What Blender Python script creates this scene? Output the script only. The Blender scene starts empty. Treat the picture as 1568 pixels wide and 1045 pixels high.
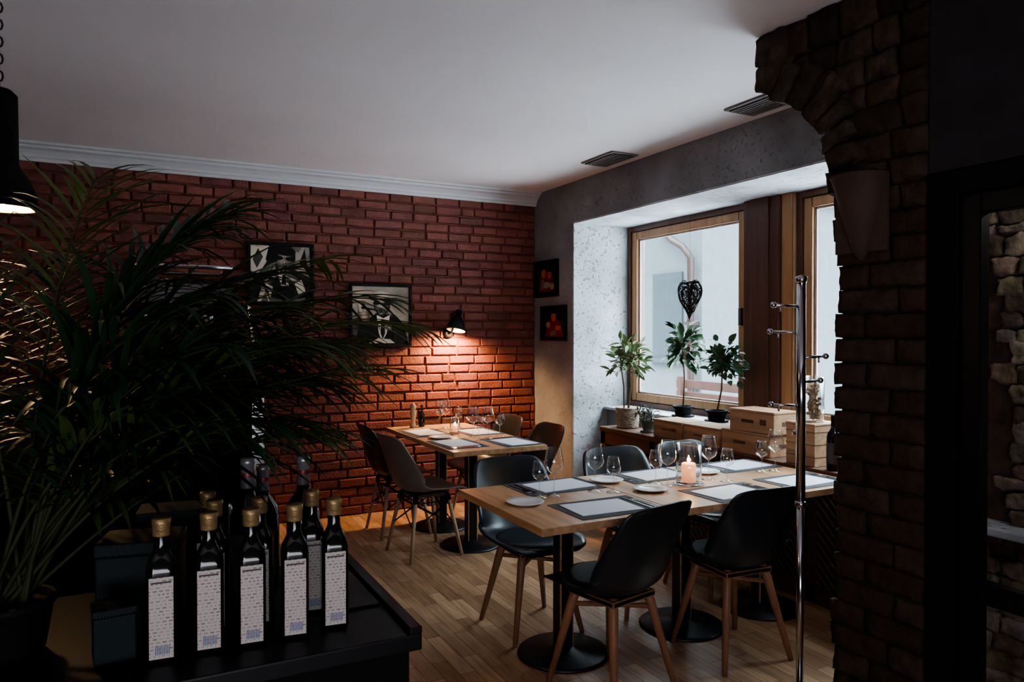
import bpy, bmesh, math, random
from mathutils import Vector, Matrix, noise
random.seed(7)
R=random.uniform
scene=bpy.context.scene
try:
    scene.view_settings.view_transform='AgX'
    scene.view_settings.look='AgX - Medium High Contrast'
except Exception: pass

# ------------------------------------------------------------------ materials
def mat(name,col,rough=.5,metal=0.,var=0.,scale=8.,bump=0.,bscale=60.,emit=None,estr=0.,spec=None):
    m=bpy.data.materials.new(name); m.use_nodes=True
    nt=m.node_tree; b=nt.nodes['Principled BSDF']
    b.inputs['Base Color'].default_value=(*col,1)
    b.inputs['Roughness'].default_value=rough
    b.inputs['Metallic'].default_value=metal
    if spec is not None: b.inputs['Specular IOR Level'].default_value=spec
    if emit: 
        b.inputs['Emission Color'].default_value=(*emit,1); b.inputs['Emission Strength'].default_value=estr
    tc=None
    if var or bump: tc=nt.nodes.new('ShaderNodeTexCoord')
    if var:
        n=nt.nodes.new('ShaderNodeTexNoise'); n.inputs['Scale'].default_value=scale; n.inputs['Detail'].default_value=5
        nt.links.new(tc.outputs['Object'],n.inputs['Vector'])
        r=nt.nodes.new('ShaderNodeValToRGB')
        r.color_ramp.elements[0].position=.3; r.color_ramp.elements[1].position=.7
        r.color_ramp.elements[0].color=(*[c*(1-var) for c in col],1)
        r.color_ramp.elements[1].color=(*[min(1,c*(1+var)) for c in col],1)
        nt.links.new(n.outputs['Fac'],r.inputs['Fac']); nt.links.new(r.outputs['Color'],b.inputs['Base Color'])
    if bump:
        n=nt.nodes.new('ShaderNodeTexNoise'); n.inputs['Scale'].default_value=bscale; n.inputs['Detail'].default_value=6
        nt.links.new(tc.outputs['Object'],n.inputs['Vector'])
        bp=nt.nodes.new('ShaderNodeBump'); bp.inputs['Strength'].default_value=bump; bp.inputs['Distance'].default_value=.01
        nt.links.new(n.outputs['Fac'],bp.inputs['Height']); nt.links.new(bp.outputs['Normal'],b.inputs['Normal'])
    return m

def glassmat(name,tint=(1,1,1),ior=1.45,mult=1.0):
    """thin clear glass: transparent + fresnel reflection, same reflectance from either side"""
    m=bpy.data.materials.new(name); m.use_nodes=True; nt=m.node_tree; nt.nodes.clear()
    o=nt.nodes.new('ShaderNodeOutputMaterial'); mx=nt.nodes.new('ShaderNodeMixShader')
    t=nt.nodes.new('ShaderNodeBsdfTransparent'); t.inputs['Color'].default_value=(*tint,1)
    g=nt.nodes.new('ShaderNodeBsdfGlossy'); g.inputs['Roughness'].default_value=.02
    geo=nt.nodes.new('ShaderNodeNewGeometry')
    mi=nt.nodes.new('ShaderNodeMapRange'); mi.inputs['To Min'].default_value=ior; mi.inputs['To Max'].default_value=1/ior
    nt.links.new(geo.outputs['Backfacing'],mi.inputs['Value'])
    f=nt.nodes.new('ShaderNodeFresnel'); nt.links.new(mi.outputs['Result'],f.inputs['IOR'])
    mm=nt.nodes.new('ShaderNodeMath'); mm.operation='MULTIPLY'; mm.inputs[1].default_value=mult; mm.use_clamp=True
    nt.links.new(f.outputs[0],mm.inputs[0]); nt.links.new(mm.outputs[0],mx.inputs[0])
    nt.links.new(t.outputs[0],mx.inputs[1]); nt.links.new(g.outputs[0],mx.inputs[2]); nt.links.new(mx.outputs[0],o.inputs[0])
    return m

def woodmat(name,col,rough=.45,axis='Y',scale=3.,contrast=.35,bump=.1):
    m=bpy.data.materials.new(name); m.use_nodes=True; nt=m.node_tree; b=nt.nodes['Principled BSDF']
    b.inputs['Roughness'].default_value=rough
    tc=nt.nodes.new('ShaderNodeTexCoord'); mp=nt.nodes.new('ShaderNodeMapping')
    s={'X':(scale,scale*12,scale*12),'Y':(scale*12,scale,scale*12),'Z':(scale*12,scale*12,scale)}[axis]
    mp.inputs['Scale'].default_value=s
    n=nt.nodes.new('ShaderNodeTexNoise'); n.inputs['Scale'].default_value=1; n.inputs['Detail'].default_value=6; n.inputs['Distortion'].default_value=.6
    r=nt.nodes.new('ShaderNodeValToRGB'); r.color_ramp.elements[0].position=.3; r.color_ramp.elements[1].position=.7
    r.color_ramp.elements[0].color=(*[c*(1-contrast) for c in col],1); r.color_ramp.elements[1].color=(*[min(1,c*(1+contrast*.6)) for c in col],1)
    nt.links.new(tc.outputs['Object'],mp.inputs[0]); nt.links.new(mp.outputs[0],n.inputs['Vector']); nt.links.new(n.outputs['Fac'],r.inputs[0]); nt.links.new(r.outputs[0],b.inputs['Base Color'])
    bp=nt.nodes.new('ShaderNodeBump'); bp.inputs['Strength'].default_value=bump; bp.inputs['Distance'].default_value=.003
    nt.links.new(n.outputs['Fac'],bp.inputs['Height']); nt.links.new(bp.outputs[0],b.inputs['Normal'])
    return m

def attrmat(name,col,rough=.75,bump=.4,bscale=70.,var=.5,nscale=14):
    """base colour * per-brick attribute"""
    m=bpy.data.materials.new(name); m.use_nodes=True; nt=m.node_tree; b=nt.nodes['Principled BSDF']
    b.inputs['Roughness'].default_value=rough; b.inputs['Specular IOR Level'].default_value=.3
    a=nt.nodes.new('ShaderNodeAttribute'); a.attribute_name='Col'
    tc=nt.nodes.new('ShaderNodeTexCoord')
    n=nt.nodes.new('ShaderNodeTexNoise'); n.inputs['Scale'].default_value=nscale; n.inputs['Detail'].default_value=6
    nt.links.new(tc.outputs['Object'],n.inputs['Vector'])
    r=nt.nodes.new('ShaderNodeValToRGB'); r.color_ramp.elements[0].position=.3; r.color_ramp.elements[1].position=.72
    r.color_ramp.elements[0].color=(*[c*(1-var) for c in col],1); r.color_ramp.elements[1].color=(*[min(1,c*(1+var)) for c in col],1)
    nt.links.new(n.outputs['Fac'],r.inputs[0])
    mx=nt.nodes.new('ShaderNodeMix'); mx.data_type='RGBA'; mx.blend_type='MULTIPLY'; mx.inputs[0].default_value=1
    nt.links.new(r.outputs[0],mx.inputs[6]); nt.links.new(a.outputs['Color'],mx.inputs[7]); nt.links.new(mx.outputs[2],b.inputs['Base Color'])
    n2=nt.nodes.new('ShaderNodeTexNoise'); n2.inputs['Scale'].default_value=bscale; n2.inputs['Detail'].default_value=7
    nt.links.new(tc.outputs['Object'],n2.inputs['Vector'])
    bp=nt.nodes.new('ShaderNodeBump'); bp.inputs['Strength'].default_value=bump; bp.inputs['Distance'].default_value=.012
    nt.links.new(n2.outputs['Fac'],bp.inputs['Height']); nt.links.new(bp.outputs[0],b.inputs['Normal'])
    return m

def plastermat(name,col,pit=True,bump=.5,var=.22):
    m=mat(name,col,.85,var=var,scale=3.5)
    nt=m.node_tree; b=nt.nodes['Principled BSDF']; tc=nt.nodes.new('ShaderNodeTexCoord')
    n=nt.nodes.new('ShaderNodeTexNoise'); n.inputs['Scale'].default_value=9; n.inputs['Detail'].default_value=9; n.inputs['Roughness'].default_value=.65
    v=nt.nodes.new('ShaderNodeTexNoise'); v.inputs['Scale'].default_value=34; v.inputs['Detail'].default_value=4
    nt.links.new(tc.outputs['Object'],n.inputs['Vector']); nt.links.new(tc.outputs['Object'],v.inputs['Vector'])
    r=nt.nodes.new('ShaderNodeValToRGB'); r.color_ramp.elements[0].position=.32; r.color_ramp.elements[1].position=.38
    nt.links.new(v.outputs['Fac'],r.inputs[0])
    ad=nt.nodes.new('ShaderNodeMath'); ad.operation='ADD'; nt.links.new(n.outputs['Fac'],ad.inputs[0]); nt.links.new(r.outputs[0],ad.inputs[1])
    bp=nt.nodes.new('ShaderNodeBump'); bp.inputs['Strength'].default_value=bump; bp.inputs['Distance'].default_value=.02
    nt.links.new(ad.outputs[0],bp.inputs['Height']); nt.links.new(bp.outputs[0],b.inputs['Normal'])
    return m

def floormat():
    m=bpy.data.materials.new('oak_parquet'); m.use_nodes=True; nt=m.node_tree; b=nt.nodes['Principled BSDF']
    tc=nt.nodes.new('ShaderNodeTexCoord'); mp=nt.nodes.new('ShaderNodeMapping'); mp.inputs['Rotation'].default_value=(0,0,math.radians(90))
    nt.links.new(tc.outputs['Object'],mp.inputs[0])
    br=nt.nodes.new('ShaderNodeTexBrick'); br.inputs['Scale'].default_value=1; br.inputs['Brick Width'].default_value=.42; br.inputs['Row Height'].default_value=.075
    br.inputs['Mortar Size'].default_value=.0016; br.inputs['Mortar Smooth'].default_value=.2; br.inputs['Bias'].default_value=0
    br.inputs['Color1'].default_value=(.34,.20,.115,1); br.inputs['Color2'].default_value=(.58,.385,.24,1); br.inputs['Mortar'].default_value=(.10,.06,.035,1)
    br.offset=.37; br.offset_frequency=2
    nt.links.new(mp.outputs[0],br.inputs['Vector'])
    mp2=nt.nodes.new('ShaderNodeMapping'); mp2.inputs['Scale'].default_value=(50,4,4); nt.links.new(tc.outputs['Object'],mp2.inputs[0])
    n=nt.nodes.new('ShaderNodeTexNoise'); n.inputs['Scale'].default_value=1; n.inputs['Detail'].default_value=6; nt.links.new(mp2.outputs[0],n.inputs['Vector'])
    r=nt.nodes.new('ShaderNodeValToRGB'); r.color_ramp.elements[0].color=(.66,.63,.60,1); r.color_ramp.elements[1].color=(1.12,1.1,1.08,1)
    r.color_ramp.elements[0].position=.3; r.color_ramp.elements[1].position=.7
    nt.links.new(n.outputs['Fac'],r.inputs[0])
    mx=nt.nodes.new('ShaderNodeMix'); mx.data_type='RGBA'; mx.blend_type='MULTIPLY'; mx.inputs[0].default_value=1
    nt.links.new(br.outputs['Color'],mx.inputs[6]); nt.links.new(r.outputs[0],mx.inputs[7]); nt.links.new(mx.outputs[2],b.inputs['Base Color'])
    b.inputs['Roughness'].default_value=.33
    bp=nt.nodes.new('ShaderNodeBump'); bp.inputs['Strength'].default_value=.25; bp.inputs['Distance'].default_value=.004; bp.invert=True
    nt.links.new(br.outputs['Fac'],bp.inputs['Height']); nt.links.new(bp.outputs[0],b.inputs['Normal'])
    return m

def labelmat():
    m=bpy.data.materials.new('printed_label'); m.use_nodes=True; nt=m.node_tree; b=nt.nodes['Principled BSDF']
    tc=nt.nodes.new('ShaderNodeTexCoord'); br=nt.nodes.new('ShaderNodeTexBrick')
    mp=nt.nodes.new('ShaderNodeMapping'); mp.inputs['Rotation'].default_value=(math.radians(90),0,0); nt.links.new(tc.outputs['Object'],mp.inputs[0])
    br.inputs['Scale'].default_value=1; br.inputs['Brick Width'].default_value=.0105; br.inputs['Row Height'].default_value=.0062; br.squash=.7; br.squash_frequency=3
    br.inputs['Mortar Size'].default_value=.0020; br.inputs['Mortar Smooth'].default_value=.1
    br.inputs['Color1'].default_value=(.18,.165,.15,1); br.inputs['Color2'].default_value=(.42,.38,.35,1); br.inputs['Mortar'].default_value=(.50,.45,.41,1)
    nt.links.new(mp.outputs[0],br.inputs['Vector']); nt.links.new(br.outputs['Color'],b.inputs['Base Color']); b.inputs['Roughness'].default_value=.6
    return m

M={}
M['brick']=attrmat('painted_red_brick',(.20,.066,.051),.62,.6,60,.22,6)
M['mortar']=mat('brick_mortar',(.145,.048,.038),.9,var=.2,scale=20,bump=.4)
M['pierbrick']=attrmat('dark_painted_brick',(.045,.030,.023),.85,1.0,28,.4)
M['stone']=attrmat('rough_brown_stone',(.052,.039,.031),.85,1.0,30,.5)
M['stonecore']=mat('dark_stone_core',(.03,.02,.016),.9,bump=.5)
M['stone2']=attrmat('rough_grey_stone',(.22,.185,.155),.85,1.0,30,.55)
M['niche']=mat('niche_rubble',(.06,.035,.026),.9,var=.5,scale=12,bump=1.0,bscale=18)
M['plaster']=plastermat('rough_grey_plaster',(.20,.205,.22),bump=.6)
M['reveal']=plastermat('pale_rough_plaster',(.46,.49,.52),bump=.9,var=.3)  # paler than the wall plaster; also on sill and ledge
M['ceil']=mat('ceiling_paint',(.74,.71,.735),.8,var=.04,scale=1.2,bump=.05,bscale=8)
M['white']=mat('white_trim_paint',(.50,.50,.52),.5)
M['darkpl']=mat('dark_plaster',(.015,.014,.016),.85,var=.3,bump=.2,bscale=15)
M['midpl']=mat('warm_grey_plaster',(.14,.12,.12),.85,var=.15,bump=.2,bscale=12)
M['floor']=floormat()
M['oak']=woodmat('oak_tabletop',(.54,.33,.18),.30,'Y',2.2,.3)
M['beech']=woodmat('beech_leg',(.34,.17,.095),.45,'Z',3,.2)
M['beechl']=woodmat('light_beech_leg',(.46,.32,.21),.45,'Z',3,.2)
M['crate']=woodmat('pine_crate',(.42,.25,.14),.6,'Y',2.5,.3)
M['framewood']=woodmat('window_frame_wood',(.40,.21,.10),.4,'Z',2,.25)
M['darkwood']=woodmat('dark_brown_wood',(.10,.045,.028),.45,'Z',2,.3)
M['bench']=woodmat('walnut_bench',(.12,.055,.035),.45,'Y',2,.3)
M['black']=mat('black_shell_plastic',(.013,.019,.025),.33)
M['cushion']=mat('black_leatherette',(.020,.029,.037),.35,bump=.1,bscale=120)
M['greyshell']=mat('grey_shell_plastic',(.22,.20,.185),.45)
M['iron']=mat('black_cast_iron',(.012,.014,.017),.38,bump=.1)
M['chrome']=mat('chrome',(.5,.5,.52),.14,1.)
M['steel']=mat('cutlery_steel',(.4,.4,.42),.2,1.)
M['dark']=mat('black_lacquer',(.006,.006,.007),.42,spec=.3)
M['frameblack']=mat('black_picture_frame',(.006,.006,.007),.6,spec=.2)
M['darkm']=mat('black_matte',(.005,.005,.006),.75,spec=.15)
M['glass']=glassmat('wine_glass_thin',(.97,.98,.98),1.5,2.8)
M['wglass']=glassmat('window_glass',(.97,.99,1.0),1.45,.7)
M['porc']=mat('white_porcelain',(.7,.7,.7),.2)
M['linen']=mat('white_napkin_linen',(.66,.70,.77),.7,bump=.15,bscale=200)
M['mat']=mat('grey_placemat',(.06,.068,.078),.8,bump=.5,bscale=250)
M['leaf']=mat('palm_leaf',(.016,.042,.018),.40,var=.5,scale=5,spec=.4)
M['leafy']=mat('young_palm_leaf',(.05,.085,.018),.40,var=.4,scale=5,spec=.4)
M['stem']=mat('palm_stem',(.030,.036,.012),.6,var=.3,spec=.2)
M['leaf2']=mat('ficus_leaf',(.04,.10,.04),.4,var=.4,scale=6)
M['leaf3']=mat('pale_green_leaf',(.20,.28,.12),.5,var=.4,scale=6)
M['bark']=mat('thin_bark',(.14,.09,.055),.8,var=.3)
M['wicker']=mat('wicker',(.36,.29,.22),.8,var=.4,scale=30)
M['wickerb']=mat('black_wicker',(.02,.016,.015),.7)
M['soil']=mat('soil',(.012,.009,.007),.95,bump=.8)
M['pot']=mat('dark_plastic_pot',(.006,.006,.007),.7,spec=.2)
M['gpot']=mat('green_grey_pot',(.12,.15,.13),.6)
M['bottle']=mat('dark_green_bottle_glass',(.005,.007,.005),.10)
M['gold']=mat('gold_foil_cap',(.38,.27,.13),.42,.6,bump=.3,bscale=90)
M['silver']=mat('silver_capsule',(.30,.29,.31),.35,.6)
M['red']=mat('red_band',(.20,.02,.02),.4)
M['label']=labelmat()
M['wlabel']=mat('dim_paper_label',(.06,.06,.06),.7)
M['barcode']=mat('label_blue_print',(.10,.14,.26),.6)
M['tin']=mat('teal_tin',(.003,.011,.012),.6,var=.3,spec=.25)
M['wax']=mat('candle_wax',(.8,.50,.40),.5,emit=(1,.35,.15),estr=.7)
M['flame']=mat('flame',(1,.6,.2),.5,emit=(1,.62,.25),estr=30)
M['bulb']=mat('warm_bulb',(1,.8,.5),.5,emit=(1,.72,.42),estr=22)
M['shadein']=mat('lamp_shade_inside',(.6,.5,.38),.5)
M['vent']=mat('vent_grille_metal',(.16,.145,.145),.5)
M['cork']=mat('cork',(.36,.22,.12),.85,var=.3,scale=40)
M['copper']=mat('copper_pipe',(.030,.014,.010),.6)
M['facade']=mat('grey_render_facade',(.115,.130,.138),.95,var=.06,spec=.1)
M['facade2']=mat('facade_trim',(.055,.064,.070),.9,spec=.1)
M['hedge']=mat('evergreen_hedge',(.030,.045,.040),.8,var=.3)
M['snow']=mat('pale_paving',(.75,.74,.73),.9,var=.1)
M['decking']=mat('terrace_timber',(.060,.024,.016),.8,var=.2)
M['ceramic']=mat('terracotta_sconce',(.065,.038,.027),.8,var=.2,bump=.3)
M['print']=attrmat('photographic_print',(.95,.95,.95),.5,0,50,.12,9)

# ------------------------------------------------------------------ mesh builder
class MB:
    def __init__(s): s.bm=bmesh.new(); s.mats=[]; s.col=s.bm.loops.layers.color.new('Col'); s.X=Matrix()
    def mi(s,m):
        if m not in s.mats: s.mats.append(m)
        return s.mats.index(m)
    def add(s,vs,fs,m,smooth=False,c=(1,1,1)):
        k=s.mi(m); bv=[s.bm.verts.new(s.X@Vector(v)) for v in vs]; out=[]
        for f in fs:
            try: fa=s.bm.faces.new([bv[i] for i in f])
            except ValueError: continue
            fa.material_index=k; fa.smooth=smooth
            for l in fa.loops: l[s.col]=(*c,1)
            out.append(fa)
        return bv,out
    def box(s,lo,hi,m,bevel=0,c=(1,1,1),mx=None):
        x0,y0,z0=lo; x1,y1,z1=hi
        vs=[(x0,y0,z0),(x1,y0,z0),(x1,y1,z0),(x0,y1,z0),(x0,y0,z1),(x1,y0,z1),(x1,y1,z1),(x0,y1,z1)]
        if mx is not None: vs=[mx@Vector(v) for v in vs]
        bv,fs=s.add(vs,[(0,3,2,1),(4,5,6,7),(0,1,5,4),(1,2,6,5),(2,3,7,6),(3,0,4,7)],m,False,c)
        if bevel:
            es={e for f in fs for e in f.edges}
            bmesh.ops.bevel(s.bm,geom=list(es),offset=bevel,segments=2,profile=.6,affect='EDGES',clamp_overlap=True)
        return bv
    def lathe(s,prof,m,loc=(0,0,0),seg=24,mx=None,smooth=True,cap=True,a0=0,a1=2*math.pi):
        full=abs(a1-a0-2*math.pi)<1e-6; n=seg if full else seg+1
        vs=[];fs=[]
        for r,z in prof:
            for i in range(n):
                a=a0+(a1-a0)*i/seg; v=Vector((r*math.cos(a),r*math.sin(a),z))
                if mx is not None: v=mx@v
                vs.append(v+Vector(loc))
        for j in range(len(prof)-1):
            for i in range(seg):
                k=(i+1)%n if full else i+1
                fs.append((j*n+i,j*n+k,(j+1)*n+k,(j+1)*n+i))
        if cap and full:
            if prof[0][0]>1e-5: fs.append(tuple(reversed(range(n))))
            if prof[-1][0]>1e-5: fs.append(tuple((len(prof)-1)*n+i for i in range(n)))
        s.add(vs,fs,m,smooth)
    def tube(s,pts,r,m,seg=8,smooth=True,closed=False):
        pts=[Vector(p) for p in pts]; n=len(pts); vs=[];fs=[]
        rr=r if isinstance(r,(list,tuple)) else [r]*n
        up=Vector((0,0,1)); prev=None
        for i,p in enumerate(pts):
            t=(pts[min(i+1,n-1)]-pts[max(i-1,0)]).normalized()
            if prev is None:
                a=t.cross(up)
                if a.length<1e-3: a=t.cross(Vector((1,0,0)))
                a.normalize()
            else:
                a=prev-t*prev.dot(t); a.normalize()
            prev=a; b=t.cross(a)
            for k in range(seg):
                an=2*math.pi*k/seg; vs.append(p+(a*math.cos(an)+b*math.sin(an))*rr[i])
        for j in range(n-1):
            for k in range(seg):
                k2=(k+1)%seg; fs.append((j*seg+k,j*seg+k2,(j+1)*seg+k2,(j+1)*seg+k))
        fs.append(tuple(reversed(range(seg)))); fs.append(tuple((n-1)*seg+i for i in range(seg)))
        s.add(vs,fs,m,smooth)
    def ball(s,c,r,m,seg=12):
        prof=[(max(1e-6,r*math.sin(math.pi*i/8)),-r*math.cos(math.pi*i/8)) for i in range(9)]
        s.lathe(prof,m,loc=c,seg=seg,cap=False)
    def leaf(s,base,d,up,L,W,m,droop=.3,prof=(.05,.7,1,.75,.05),fold=.25):
        d=Vector(d).normalized(); up=Vector(up); side=d.cross(up)
        if side.length<1e-3: side=Vector((1,0,0))
        side.normalize(); n=len(prof); vs=[];fs=[]; nrm=side.cross(d)
        p=Vector(base); dd=d.copy()
        for i,w in enumerate(prof):
            vs+= [p-side*W*.5*w+nrm*W*fold*w, p, p+side*W*.5*w+nrm*W*fold*w]
            dd=(dd+Vector((0,0,-droop/n))).normalized(); p=p+dd*L/(n-1)
        for i in range(n-1):
            a=i*3; fs+=[(a,a+1,a+4,a+3),(a+1,a+2,a+5,a+4)]
        s.add(vs,fs,m,True)
    def mesh(s,name,norm=True):
        if norm: bmesh.ops.recalc_face_normals(s.bm,faces=s.bm.faces)
        me=bpy.data.meshes.new(name); s.bm.to_mesh(me); s.bm.free()
        for m in s.mats: me.materials.append(m)
        return me
    def obj(s,name,loc=(0,0,0),rot=0,norm=True):
        return place(s.mesh(name,norm),name,loc,rot)
def place(me,name,loc=(0,0,0),rot=0,parent=None):
    o=bpy.data.objects.new(name,me); scene.collection.objects.link(o)
    o.location=loc; o.rotation_euler=(0,0,math.radians(rot)) if not isinstance(rot,tuple) else rot
    if parent: o.parent=parent
    return o
def empty(name,loc=(0,0,0),rot=0):
    o=bpy.data.objects.new(name,None); scene.collection.objects.link(o); o.empty_display_size=.1
    o.location=loc; o.rotation_euler=(0,0,math.radians(rot)); return o

H=2.78; YW=5.95; XW=3.33
# ------------------------------------------------------------------ shell
b=MB(); b.box((-2.6,-1.6,-.1),(4.1,6.1,0),M['floor']); b.obj('floor')
b=MB(); b.box((-2.6,-1.6,H),(4.1,6.1,H+.12),M['ceil']); b.obj('ceiling')
b=MB(); b.box((-2.6,-1.6,0),(-2.5,6.1,H),M['midpl']); b.obj('wall_left')
b=MB(); b.box((-2.5,-1.6,0),(4.1,-1.5,H),M['midpl']); b.obj('wall_front')
# brick wall
b=MB(); b.box((-2.5,YW,0),(XW,YW+.15,H),M['mortar'])
rh=.0765; bl=.222; g=.0095; row=0; z=0
while z<2.72:
    x=-2.5-(row%2)*bl*.5+R(-.02,.02)
    while x<XW:
        w=bl*R(.88,1.1) if R(0,1)>.12 else bl*.55
        x0=max(x+g/2,-2.5); x1=min(x+w-g/2,XW-.002)
        if x1-x0>.03:
            z0=z+g/2+R(-.002,.002); z1=z+rh-g/2+R(-.002,.002); p=R(.011,.020); q=.008
            j=lambda:R(-.003,.003)
            o=[(x0+j(),YW,z0+j()),(x1+j(),YW,z0+j()),(x1+j(),YW,z1+j()),(x0+j(),YW,z1+j())]
            i1=[(x0+.003,YW-p*.65,z0+.003),(x1-.003,YW-p*.65,z0+.003),(x1-.003,YW-p*.65,z1-.003),(x0+.003,YW-p*.65,z1-.003)]
            i2=[(x0+q+j(),YW-p+j()*.5,z0+q),(x1-q+j(),YW-p+j()*.5,z0+q),(x1-q+j(),YW-p+j()*.5,z1-q),(x0+q+j(),YW-p+j()*.5,z1-q)]
            fs=[]
            for k in range(4):
                k2=(k+1)%4; fs+=[(k,k2,4+k2,4+k),(4+k,4+k2,8+k2,8+k)]
            fs.append((8,9,10,11))
            s=R(.84,1.14); b.add(o+i1+i2,fs,M['brick'],False,(s,s*R(.95,1.05),s*R(.95,1.08)))
        x+=w
    z+=rh; row+=1
b.obj('wall_back')
# crown moulding
b=MB()
pr=[(0,2.665),(.018,2.665),(.022,2.685),(.03,2.69),(.035,2.71),(.06,2.735),(.085,2.745),(.09,2.76),(.115,2.765),(.12,2.78)]
for (x0,x1) in [(-2.5,XW)]:
    vs=[(x0,YW-.02-d,z) for d,z in pr]+[(x1,YW-.02-d,z) for d,z in pr]; n=len(pr)
    b.add(vs,[(i,i+1,n+i+1,n+i) for i in range(n-1)],M['white'])
b.obj('trim_crown')
# window wall
b=MB()
b.box((XW,5.29,0),(4.1,YW+.15,H),M['plaster'])
b.box((XW,2.1,2.44),(4.1,5.29,H),M['plaster'])
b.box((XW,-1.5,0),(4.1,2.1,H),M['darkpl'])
b.box((3.68,2.1,0),(4.1,5.29,.84),M['plaster'])
b.box((XW+.004,5.275,0),(3.95,5.292,2.44),M['reveal'],.004)
b.box((XW+.004,2.1,2.425),(3.95,5.275,2.442),M['reveal'],.004)
b.obj('wall_right')
b=MB(); b.box((3.64,2.12,.84),(3.95,5.27,.862),M['reveal'],.004); b.obj('window_sill')
# windows
def window(name,y0,y1):
    b=MB(); z0,z1=.862,2.425
    def fr(ya,yb,za,zb,t,xa,xb,m):
        b.box((xa,ya,za),(xb,ya+t,zb),m,.004); b.box((xa,yb-t,za),(xb,yb,zb),m,.004)
        b.box((xa,ya+t,zb-t),(xb,yb-t,zb),m,.004); b.box((xa,ya+t,za),(xb,yb-t,za+t),m,.004)
    fr(y0,y1,z0,z1,.045,3.89,3.99,M['darkwood'])
    fr(y0+.047,y1-.047,z0+.047,z1-.047,.065,3.905,3.975,M['framewood'])
    fr(y0+.113,y1-.113,z0+.113,z1-.113,.014,3.93,3.95,M['white'])
    b.box((3.938,y0+.115,z0+.115),(3.942,y1-.115,z1-.115),M['wglass'])
    b.box((3.875,y0+.06,1.55),(3.905,y0+.085,1.68),M['chrome'],.005)
    b.obj(name)
window('window_1',3.84,5.27)
window('window_2',2.12,3.42)
b=MB(); b.box((3.84,3.52,.862),(4.02,3.838,2.425),M['darkwood'],.006); b.box((3.86,3.422,.862),(4.0,3.518,2.425),M['framewood'],.005)
b.box((3.825,3.60,.862),(3.84,3.76,2.425),M['darkwood'],.004); b.obj('window_post')
# outdoors
b=MB(); b.box((4.1,-12,-.4),(40,40,-.3),M['snow']); b.obj('terrace_ground')
b=MB(); b.box((6.4,7.1,-.3),(9.5,15,3.4),M['facade']); b.box((6.3,7.0,3.3),(9.6,15,3.42),M['facade2'])
for y in (7.45,8.5,9.6):
    b.box((6.37,y,1.15),(6.41,y+.6,2.3),M['facade2']); b.box((6.36,y+.05,1.2),(6.375,y+.27,2.25),M['wglass']); b.box((6.36,y+.33,1.2),(6.375,y+.55,2.25),M['wglass']); b.box((6.33,y-.05,1.10),(6.41,y+.65,1.15),M['facade2'])
b.box((6.38,7.1,-.3),(6.41,15,.6),M['facade2'])
b.tube([(6.3,7.9,2.9),(6.28,7.75,2.88),(6.25,7.5,2.7),(6.25,7.3,2.6),(6.3,7.2,2.45),(6.3,7.2,-.3)],.045,M['copper'],10)
for z in (.8,1.6): b.box((6.24,7.14,z),(6.41,7.26,z+.04),M['copper'])
b.obj('neighbour_building')
b=MB()
for i in range(4): b.box((5.3+i*.12,5.4,.42),(5.4+i*.12,6.95,.46),M['decking'],.005)
for i in range(3): b.box((5.86,5.4,.56+i*.14),(5.89,6.95,.66+i*.14),M['decking'],.005)
for y in (5.6,6.8): b.box((5.35,y,-.3),(5.42,y+.06,.42),M['decking']); b.box((5.8,y,-.3),(5.86,y+.06,.98),M['decking'])
b.obj('terrace_bench')
b=MB()
for i in range(20):
    y=3.2+i*.16; b.box((8.6,y,-.3),(8.64,y+.07,1.0),M['facade2'])
b.box((8.58,3.2,.95),(8.66,6.4,1.02),M['facade2']); b.box((8.58,3.2,.0),(8.66,6.4,.06),M['facade2']); b.obj('picket_fence')
b=MB()
b.box((15,2.5,-.3),(20,9.5,2.6),M['facade']); b.add([(14.8,2.3,2.6),(14.8,9.7,2.6),(14.8,6.0,4.6),(20,2.3,2.6),(20,9.7,2.6),(20,6.0,4.6)],[(0,1,2),(3,5,4),(0,2,5,3),(1,4,5,2),(0,3,4,1)],M['facade2'])
for y in (3.2,4.4,5.6,7.2,8.4): b.box((14.95,y,.6),(15.0,y+.7,1.8),M['decking'])
b.obj('distant_house')
b=MB()
random.seed(5)
for t in range(9):
    x,y=R(11,13),R(4.5,10.5); hh=R(.9,1.8)
    b.tube([(x,y,-.3),(x+.05,y,hh*.5),(x,y+.1,hh)],[.05,.04,.015],M['bark'],6)
    for k in range(90):
        a=R(0,6.28); zz=R(0,1); rr=(1-zz)*.8+.1
        b.leaf((x+math.cos(a)*rr*.5,y+math.sin(a)*rr*.5,zz*hh),(math.cos(a),math.sin(a),.2),(0,0,1),.35,.12,M['hedge'])
b.obj('shrub_hedge')

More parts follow.
